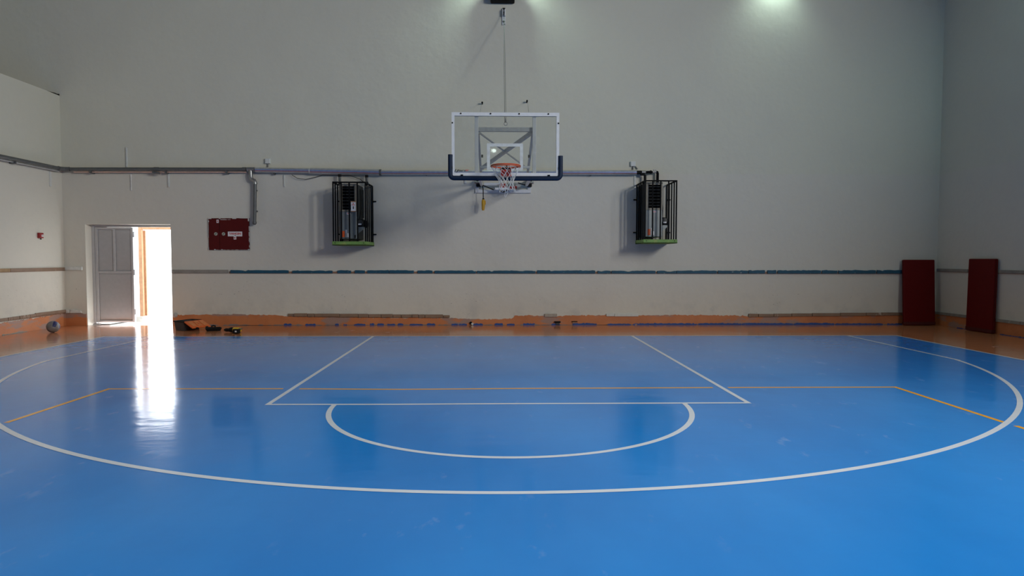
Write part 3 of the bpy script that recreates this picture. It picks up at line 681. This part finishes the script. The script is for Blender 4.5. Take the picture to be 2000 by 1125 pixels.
MB().tube([(-5.49, PY, 3.42), (-5.485, PY, 3.34), (-5.484, PY, 3.24), (-5.47, PY, 3.19), (-5.44, PY, 3.165), (-5.41, PY, 3.155), (-5.395, PY, 3.12), (-5.394, PY, 3.08)], .042, 12).build('elbow', STEEL, p3, smooth=True)
MB().tube([(-5.394, PY, 3.10), (-5.42, PY, 2.25)], .036, 12).build('pipe_section', DULL, p3, smooth=True)
MB().tube([(-5.393, PY, 3.08), (-5.394, PY, 3.11)], .046, 12).build('collar', STEEL, p3, smooth=True)
MB().tube([(-5.419, PY, 2.27), (-5.421, PY, 2.225), (-5.421, PY, 2.205)], [.043, .043, .022], 12).build('end_cap', DULL, p3, smooth=True)
MB().tube([(-5.56, PY, 3.398), (-5.40, PY, 3.398)], .047, 12).build('tee', STEEL, p3, smooth=True)
for z in (2.5, 2.95): MB().box(-5.43, -5.385, 2.02, WY, z-.015, z+.015).build('bracket', DULL, p3)
p4 = thing('insulated_pipe', 'silver and blue wrapped pipe along the back wall behind the backboard', 'pipe', (-1.2, PY, 3.35))
def wrapped(name, a, za, b, zb, r):
    n = 24; o = MB().tube([(a, PY, za), (b, PY, zb)], r, n, mfun=pipe_m).build(name, [FOIL, FOILB, FOILR], p4, smooth=True); return o
wrapped('pipe_section', -5.38, 3.385, -4.16, 3.372, .056)
wrapped('sleeve', -4.20, 3.368, -2.70, 3.342, .068)
wrapped('pipe_section', -2.69, 3.338, 2.895, 3.360, .051)
MB().tube([(-4.22+.0, PY, 3.37), (-4.18, PY, 3.37)], .066, 14).build('tape_wrap', WHITEP, p4, smooth=True)
MB().tube([(-2.71, PY, 3.34), (-2.67, PY, 3.34)], .071, 14).build('sleeve_end', DULL, p4, smooth=True)
for x in (-5.0, -3.6, -1.7, .2, 1.9): MB().box(x-.012, x+.012, 2.02, WY-.002, 3.29, 3.34).build('bracket', DULL, p4)
def flex(x, zt, zb, k, lab):
    f = thing('flexible_connector', lab, 'hose', (x, 1.92, zb), 'black flexible hoses above the heaters')
    MB().tube([(x, 1.94, zt), (x, 1.94, zt-.05)], .034, 10).build('nut', BLACKR, f)
    MB().tube([(x+.004*(-1)**i, 1.94, zt-.05-(zt-zb-.11)*i/9) for i in range(10)], [.026+.005*(i % 2) for i in range(10)], 10).build('hose', DULL, f)
    MB().tube([(x, 1.94, zb+.06), (x, 1.94, zb+.03), (x, 1.94, zb)], [.036, .036, .020], 10).build('nut', BLACKR, f)
    return f
flex(-3.555, 3.287, 3.07, 0, 'black flexible hose above left corner of the left heater cage')
flex(-2.975, 3.276, 3.07, 1, 'black flexible hose above right corner of the left heater cage')
vp = thing('valve_pipe', 'black pipe with small blue-handled valve dropping into the right heater cage', 'pipe', (3.2, PY, 3.10))
MB().tube([(2.897, PY, 3.360), (3.01, PY, 3.362)], .042, 12).build('reducer', BLACKR, vp, smooth=True)
MB().tube([(3.00, PY, 3.367), (3.10, PY, 3.368)], .034, 10).build('coupling', STEEL, vp, smooth=True)
MB().tube([(3.11, PY, 3.367), (3.21, PY, 3.371)], .030, 10).build('pipe_section', BLACK, vp, smooth=True)
MB().tube([(3.20, PY, 3.371), (3.215, PY, 3.371), (3.25, PY, 3.371)], [.040, .040, .022], 10).build('union', BLACK, vp, smooth=True)
MB().tube([(3.25, PY, 3.371), (3.34, PY, 3.371)], .025, 10).build('valve_body', STEEL, vp, smooth=True)
for x in (3.275, 3.315): MB().cyl((x, PY, 3.405), (x, PY, 3.422), .010, 8).build('valve_handle', FOILB, vp)
MB().tube([(3.33, PY, 3.371), (3.355, PY, 3.371), (3.362, PY, 3.345), (3.362, PY, 3.11)], .030, 10).build('elbow', BLACK, vp, smooth=True)
MB().tube([(3.362, PY, 3.16), (3.362, PY, 3.115)], [.03, .055], 10).build('flange', BLACK, vp, smooth=True)
MB().tube([(2.98, PY-.03, 3.318), (3.05, PY-.03, 3.318), (3.08, PY-.03, 3.29), (3.08, PY-.03, 3.11)], .030, 10).build('gas_hose', BLACKR, vp, smooth=True)
MB().box(3.0, 3.03, 2.03, WY, 3.33, 3.36).build('bracket', DULL, vp)
# loose cables
c_ = MB().tube([(-4.62, 2.05, 3.29), (-4.5, 2.04, 3.215), (-4.32, 2.04, 3.19), (-4.1, 2.04, 3.24), (-3.95, 2.04, 3.285), (-3.6, 2.04, 3.282), (-3.35, 2.04, 3.275), (-3.14, 2.05, 3.20), (-3.04, 2.06, 3.12), (-3.0, 2.06, 3.05)], .006, 6).build('cable', BLACKR, loc=(-3.8, 2.05, 3.2), smooth=True)
props(c_, 'thin black cable sagging under the wrapped pipe to the left heater', 'cable')
# junction boxes and trunking
for x, z, nm, leg in ((-5.143, 3.588, 'above the drop pipe near the fire cabinet', 0), (2.835, 3.560, 'above the right end of the wrapped pipe', 1)):
    j = thing('junction_box', 'small white junction box %s' % nm, 'junction box', (x, WY, z-.055), 'wall junction boxes')
    MB().box(x-.055, x+.055, WY-.055, WY, z-.055, z+.055).build('box', WHITEP, j, bevel=.006)
    MB().box(x-.048, x+.048, WY-.06, WY-.054, z-.048, z+.048).build('cover', WHITEP, j, bevel=.004)
    MB().cyl((x+.0, WY-.03, z-.055), (x, WY-.03, z-.125), .012, 8).build('cable_gland', DULL, j)
    if leg: MB().tube([(x+.055, WY-.03, z-.055), (x+.10, WY-.03, z-.115)], .010, 8).build('cable', DULL, j)
for x, z0, z1, wd, nm, mt in ((-8.188, 3.45, 3.874, .035, 'rising above the grey pipe over the door', WHITEP), (-8.106, 2.94, 3.29, .022, 'below the grey pipe over the door', OUTW),
                          (-7.297, 3.016, 3.31, .04, 'under the pipe coupling between door and fire cabinet', WHITEP), (-4.80, 3.035, 3.29, .03, 'left of the left heater cage', WHITEP),
                          (-.85, 3.12, 3.28, .05, 'under the left lower corner of the backboard', WHITEP), (2.888, 3.027, 3.30, .045, 'left of the right heater cage', WHITEP)):
    o = MB().box(x-wd/2, x+wd/2, WY-.022, WY, z0, z1).build('cable_trunking', mt, loc=(x, WY, z0), bevel=.003)
    props(o, 'short white cable trunking %s' % nm, 'cable trunking', 'cable trunking stubs')
    MB().box(x-wd/2+.008, x+wd/2-.008, WY-.026, WY-.021, z0+.004, z1-.004).build('cover_strip', mt, o)
o = MB().box(XL, XL+.022, 1.71, 1.755, 2.985, 3.30).build('cable_trunking', WHITEP, loc=(XL, 1.73, 2.985), bevel=.003)
props(o, 'short white cable trunking on the left wall under the corner pipe', 'cable trunking', 'cable trunking stubs')

# ================================================================== FIRE CABINET, ALARM
fc = thing('fire_cabinet', 'dark red fire hose cabinet with white YANGIN sign on back wall', 'cabinet', (-6.02, WY, 1.655))
cx0, cx1, cz0, cz1 = -6.455, -5.572, 1.655, 2.350
MB().box(cx0, cx1, WY-.02, WY+.05, cz0, cz1).build('cabinet_frame', CABDARK, fc)
MB().box(cx0+.008, -6.222, WY-.032, WY-.018, cz0+.008, cz1-.008).build('narrow_door', CABRED, fc, bevel=.003)
dr = MB().box(-6.212, cx1-.008, WY-.032, WY-.018, cz0+.008, cz1-.008).build('door', CABRED, fc, bevel=.003)
for x in (-6.291, -6.125):
    lt = MB().cyl((x, WY-.040, 2.006), (x, WY-.030, 2.006), .036, 20).build('latch', GREENP, fc, smooth=True)
    MB().bar((x-.016, WY-.042, 1.990), (x+.016, WY-.042, 2.022), .010, .006, up=(0, 1, 0)).build('latch_slot', DARKP, lt)
sg = MB().box(-6.032, -5.722, WY-.038, WY-.031, 1.953, 2.057).build('sign', LABELW, fc, bevel=.002)
text('lettering', 'YANGIN', .048, (-5.877, WY-.039, 2.012), REDTXT, sg, .262)
MB().box(-5.885, -5.860, WY-.040, WY-.037, 1.962, 1.975).build('print', BLKTXT, sg)
st = MB().box(-5.905, -5.852, WY-.040, WY-.033, 1.885, 1.953).build('sticker', LABELW, fc)
MB().box(-5.895, -5.870, WY-.042, WY-.039, 1.905, 1.935).build('print', REDTXT, st)
st = MB().box(-6.272, -6.225, WY-.038, WY-.031, 2.245, 2.315).build('sticker', LABELW, fc)
MB().box(-6.256, -6.240, WY-.040, WY-.037, 2.262, 2.30).build('print', REDTXT, st)
pe = MB()   # ragged wall paint lapping over the cabinet's edge
def lap(k0, k1, fixed, horiz, sgn):
    u = k0
    while u < k1:
        L_ = random.uniform(.012, .09); d = random.choice((.003, .005, .006, .008, .018))*random.uniform(.6, 1.2)*sgn
        if random.random() < .75:
            a, b = sorted((fixed, fixed+d)); u1 = min(u+L_, k1)
            if horiz: pe.box(u, u1, WY-.036, WY-.018, a, b)
            else: pe.box(a, b, WY-.036, WY-.018, u, u1)
        u += L_*random.uniform(.8, 1.4)
lap(cx0, cx1, cz1, True, -1); lap(cx0, cx1, cz0, True, 1); lap(cz0, cz1, cx0, False, 1); lap(cz0, cz1, cx1, False, -1)
pe.box(-6.19, -6.05, WY-.035, WY-.031, 2.310, 2.320); pe.box(-6.03, -5.97, WY-.035, WY-.031, 2.312, 2.318)
pe.build('paint_overlap', BLOCK, fc)['kind'] = 'stuff'
al = thing('fire_alarm_button', 'small red fire alarm box with white label on the left wall', 'alarm', (XL, 1.36, 1.885))
MB().box(XL, XL+.05, 1.30, 1.425, 1.885, 1.995).build('box', M('red_alarm_plastic', (.28, .010, .012), .4), al, bevel=.008)
MB().box(XL+.05, XL+.054, 1.358, 1.412, 1.912, 1.957).build('label', LABELW, al)
MB().box(XL+.054, XL+.056, 1.37, 1.40, 1.928, 1.942).build('print', GREYPL, al)
MB().cyl((XL+.025, 1.372, 1.885), (XL+.025, 1.372, 1.855), .011, 10).build('key', BLACK, al)

# ================================================================== FITTINGS NEAR THE TOP (most of them just above the frame)
bx = thing('wall_box', 'black box at the top edge above the hoist pulley', 'box', (-.038, 1.95, 6.99))
MB().box(-.297, .222, 1.85, 2.08, 6.99, 7.48).build('housing', BLACK, bx, bevel=.02)
MB().box(-.10, .03, 2.07, WY, 7.05, 7.25).build('wall_mount', BLACK, bx)
def flood(x, y, z, lab, n=(0, 0, -1), wall=(0, 1, 0)):
    f = thing('floodlight', lab, 'lamp', (x, y, z)); n = Vector(n).normalized()
    a = Vector((0, 0, 1)).cross(n); a = a.normalized() if a.length > .1 else Vector((1, 0, 0)); b = n.cross(a)
    c = Vector((x, y, z))
    MB().obox(c-n*.09, a*.16, b*.09, n*.06).build('housing', DARKP, f, bevel=.012)
    MB().obox(c-n*.03, a*.14, b*.075, n*.004).build('lens', LAMP, f)
    return f
flood(-.03, 1.78, 7.80, 'lit floodlight out of frame above the black wall box')
flood(5.95, 1.76, 7.83, 'lit floodlight out of frame above the right part of the back wall')
flood(9.38, -2.2, 8.38, 'lit floodlight out of frame high on the right wall', (-.1, 0, -1))
for x_ in (-1.6, 2.4): flood(x_, -8.6, 8.62, 'added fill lamp under the ceiling %s of the court axis' % ('left' if x_ < 0 else 'right'))
flood(-.42, -29.9, 8.02, 'lit floodlight on the far end wall behind the camera', (0, 1, -.25))

# ================================================================== THINGS ON THE FLOOR
# toolbox: nearest vertical edge at (-6.52, .98); long side turned to the right
tb = thing('toolbox', 'black open toolbox with orange lid on the floor right of doorway', 'toolbox', (-6.5, 1.1, 0))
A = Vector((cos(RAD(66)), sin(RAD(66)), 0)); Bv = Vector((-sin(RAD(66)), cos(RAD(66)), 0)); O = Vector((-6.50, .97, 0)); Z = Vector((0, 0, 1))
def tq(a, b, z): return O+A*a+Bv*b+Z*z
L_, D_, Hh = .42, .26, .19
body = MB(); ins = .02
def frust(mb, a0, a1, b0, b1, z0, z1, inset):
    vs = [tq(a0+inset, b0+inset, z0), tq(a1-inset, b0+inset, z0), tq(a1-inset, b1-inset, z0), tq(a0+inset, b1-inset, z0), tq(a0, b0, z1), tq(a1, b0, z1), tq(a1, b1, z1), tq(a0, b1, z1)]
    mb.add(vs, [(0, 3, 2, 1), (0, 1, 5, 4), (1, 2, 6, 5), (2, 3, 7, 6), (3, 0, 4, 7)])
frust(body, 0, L_, 0, D_, .002, Hh, ins); frust(body, .012, L_-.012, .012, D_-.012, .02, Hh, ins)
vs = [tq(0, 0, Hh), tq(L_, 0, Hh), tq(L_, D_, Hh), tq(0, D_, Hh), tq(.012, .012, Hh), tq(L_-.012, .012, Hh), tq(L_-.012, D_-.012, Hh), tq(.012, D_-.012, Hh)]
body.add(vs, [(0, 1, 5, 4), (1, 2, 6, 5), (2, 3, 7, 6), (3, 0, 4, 7)])
body.build('body', DARKP, tb)
rm = MB()
for a, b in ((tq(-.012, -.006, Hh), tq(L_+.012, -.006, Hh)), (tq(-.012, D_+.006, Hh), tq(L_+.012, D_+.006, Hh)), (tq(-.006, 0, Hh), tq(-.006, D_, Hh)), (tq(L_+.006, 0, Hh), tq(L_+.006, D_, Hh))): rm.bar(a, b, .018, .024)
rm.build('rim', BLACKR, tb)
# lid hangs from the long front edge, sloping outwards and down
out = -Bv; ld = (out*.235+Z*(-.120)); ln_ = A.cross(ld).normalized(); ln_ = ln_ if ln_.z > 0 else -ln_
lc = tq(L_/2+.01, -.02, Hh-.004)+ld*.5
lid = MB().obox(lc, A*(L_/2+.015), ld*.5, ln_*.016).build('lid', ORBOX, tb, bevel=.012)
for k in (-1, 0, 1): MB().obox(lc+A*(k*.135)+ln_*.019, A*(.050), ld*.36, ln_*.005).build('lid_panel', ORBOX2, lid, bevel=.003)
MB().obox(lc+ln_*.027+ld*.05, A*.014, ld*.10, ln_*.004).build('lid_latch', ORBOX, lid)
for k in (-.12, .12): MB().obox(lc+A*k+ld*.53, A*.025, ld*.05, ln_*.012).build('clasp', BLACKR, lid)
# tray
ty = thing('tool_tray', 'shallow black tray with knob handle between the toolbox and the drill', 'tray', (-5.92, 1.0, 0))
ta = Vector((cos(RAD(24)), sin(RAD(24)), 0)); tn = Vector((-ta.y, ta.x, 0)); tc = Vector((-5.925, 1.03, 0))
def tp(a, b, z): return tc+ta*a+tn*b+Z*z
tm = MB()
for (i0, i1, z0, z1) in ((0, .03, .002, .06),):
    vs = [tp(-.125, -.075, z0), tp(.125, -.075, z0), tp(.125, .075, z0), tp(-.125, .075, z0), tp(-.155, -.10, z1), tp(.155, -.10, z1), tp(.155, .10, z1), tp(-.155, .10, z1),
          tp(-.140, -.085, z1), tp(.140, -.085, z1), tp(.140, .085, z1), tp(-.140, .085, z1), tp(-.115, -.065, .014), tp(.115, -.065, .014), tp(.115, .065, .014), tp(-.115, .065, .014)]
    tm.add(vs, [(0, 3, 2, 1), (0, 1, 5, 4), (1, 2, 6, 5), (2, 3, 7, 6), (3, 0, 4, 7), (4, 5, 9, 8), (5, 6, 10, 9), (6, 7, 11, 10), (7, 4, 8, 11), (8, 9, 13, 12), (9, 10, 14, 13), (10, 11, 15, 14), (11, 8, 12, 15), (12, 13, 14, 15)])
tm.build('pan', BLACKR, ty)
MB().obox(tp(0, 0, .048), ta*.13, tn*.010, Z*.028).build('divider', BLACKR, ty)
MB().tube([tp(-.03, 0, .075), tp(-.03, 0, .098), tp(.0, 0, .104), tp(.03, 0, .098), tp(.03, 0, .075)], .016, 8).build('handle', BLACKR, ty, smooth=True)
# drill lying on its side
dl = thing('cordless_drill', 'yellow and black cordless drill lying on the floor right of the tray', 'drill', (-5.35, .72, 0))
def dp(t, z, o=0.): return Vector((-5.585+t*.995, .745-t*.20+o, z))
MB().tube([dp(0, .048), dp(.03, .048), dp(.031, .048), dp(.09, .048)], [.022, .026, .034, .034], 12).build('chuck', BLACKR, dl, smooth=True)
MB().tube([dp(.09, .050), dp(.12, .052), dp(.16, .054), dp(.20, .054)], [.030, .044, .052, .048], 12).build('gear_collar', BLACKR, dl, smooth=True)
MB().tube([dp(.195, .054), dp(.22, .056), dp(.30, .056), dp(.345, .054), dp(.355, .054)], [.046, .050, .048, .044, .03], 12).build('motor_housing', YELLOWD, dl, smooth=True)
MB().tube([dp(.25, .05, -.02), dp(.30, .045, -.10), dp(.335, .042, -.16)], [.030, .026, .028], 10).build('grip', BLACKR, dl, smooth=True)
MB().tube([dp(.235, .05, -.045), dp(.25, .05, -.065)], .012, 8).build('trigger', BLACKR, dl)
bt = MB().obox(dp(.345, .048, -.195), Vector((.062, -.012, 0)), Vector((.008, .036, 0)), Vector((0, 0, .044))).build('battery', BLACKR, dl, bevel=.010)
MB().obox(dp(.345, .048, -.234), Vector((.018, -.0035, 0)), Vector((0, .002, 0)), Vector((0, 0, .014))).build('battery_mark', LABELW, bt)
MB().obox(dp(.375, .082, -.06), Vector((.03, -.006, 0)), Vector((.004, .02, 0)), Vector((0, 0, .010))).build('belt_hook', DULL, dl)
# volleyball
def ball():
    bm = bmesh.new(); bmesh.ops.create_cube(bm, size=2); bmesh.ops.subdivide_edges(bm, edges=bm.edges, cuts=11, use_grid_fill=True)
    rot = Matrix.Rotation(RAD(28), 3, 'Y') @ Matrix.Rotation(RAD(35), 3, 'Z') @ Matrix.Rotation(RAD(25), 3, 'X')
    R_ = .116
    info = {}
    for f in bm.faces:
        c = f.calc_center_median(); ax = max(range(3), key=lambda i: abs(c[i])); oth = [(1, 2), (2, 0), (0, 1)][ax]
        u = c[oth[0]]; k = 0 if u < -1/3 else 1 if u < 1/3 else 2
        f.material_index = (1 if k == 1 and c[ax] > 0 else 1 if (k == 0 and ax == 1) else 0)
        info[f.index] = (ax, k, c[ax] > 0)
    key = {f: info[f.index] for f in bm.faces}
    groov = set(v for e in bm.edges if len(e.link_faces) == 2 and key[e.link_faces[0]] != key[e.link_faces[1]] for v in e.verts)
    for v in bm.verts:
        n = v.co.normalized(); v.co = rot @ (n*(R_-(.0022 if v in groov else 0)))
    for f in bm.faces: f.smooth = True
    me = bpy.data.meshes.new('volleyball'); bm.to_mesh(me); bm.free(); me.materials.append(BALLW); me.materials.append(BALLB)
    o = bpy.data.objects.new('volleyball', me); COL.objects.link(o); o.location = (-8.935, .72, R_); return o
props(ball(), 'grey and blue volleyball on the orange floor in the left corner', 'ball')
# red mats leaning on the walls by the right corner
def mat_(name, p0, along, lean, w_, h_, th, lab, loc):
    t = thing(name, lab, 'mat', loc, 'red wall mats'); p0 = Vector(p0); a = Vector(along).normalized(); up = Vector(lean).normalized(); n = a.cross(up).normalized()
    c = p0+a*w_/2+up*h_/2
    o = MB().obox(c, a*w_/2, n*th/2, up*h_/2).build('cushion', REDMAT, t, bevel=.018)
    sm = MB().bar(c-a*(w_/2+.001)-up*(h_/2-.03), c-a*(w_/2+.001)+up*(h_/2-.03), .010, .006).bar(c+a*(w_/2+.001)-up*(h_/2-.03), c+a*(w_/2+.001)+up*(h_/2-.03), .010, .006)
    sm.build('side_seam', MATEDGE, t)
    MB().obox(p0+a*w_/2+up*.045, a*(w_/2+.001), n*(th/2+.001), up*.03).build('dark_hem', MATEDGE, t)  # darker band along the foot of the mat
    return t
mat_('gym_mat', (8.868, 1.945, .006), (1, 0, 0), (-.002, .055, 1), .708, 1.455, .07, 'dark red mat leaning on the back wall in the right corner', (9.18, 1.95, 0))
mat_('gym_mat', (9.625, 1.0, .006), (0, -1, 0), (.014, 0, 1), .715, 1.475, .08, 'dark red mat leaning on the right wall, nearest the frame edge', (9.55, .7, 0))
# socket holes in the skirting
s1 = thing('floor_socket', 'black broken socket hole in the orange skirting under the hoop', 'socket', (1.185, WY, 0), 'broken sockets in the skirting')
MB().box(1.115, 1.255, WY-.05, WY-.006, .055, .085).build('cover', BLACK, s1, bevel=.006); MB().box(1.15, 1.23, WY-.04, WY-.006, .012, .056).build('box', DARKP, s1)
s2 = thing('floor_socket', 'thin black socket lip in the orange skirting, right of the broken socket', 'socket', (1.565, WY, .05), 'broken sockets in the skirting')
MB().box(1.50, 1.63, WY-.045, WY-.006, .072, .086).build('cover', BLACK, s2, bevel=.004); MB().box(1.52, 1.60, WY-.03, WY-.006, .04, .072).build('box', M('grey_orange_filler', (.33, .20, .14), .8), s2)
s3 = thing('floor_socket', 'small grey and black pipe stub in the skirting left of the hoop', 'socket', (-.72, WY, 0), 'broken sockets in the skirting')
MB().cyl((-.735, WY-.045, .05), (-.735, WY-.006, .05), .030, 12).build('stub', BLACK, s3); MB().cyl((-.70, WY-.05, .03), (-.70, WY-.006, .03), .026, 12).build('filler', BLOCK, s3)

pl = MB().sphere((-7.218, WY-.01, .225), .055, 14, 8).build('plaster_lump', M('grey_filler_lump', (.40, .39, .37), .9), loc=(-7.218, WY, .17), smooth=True)
props(pl, 'small round grey filler lump on the wall at the right foot of the doorway', 'filler')
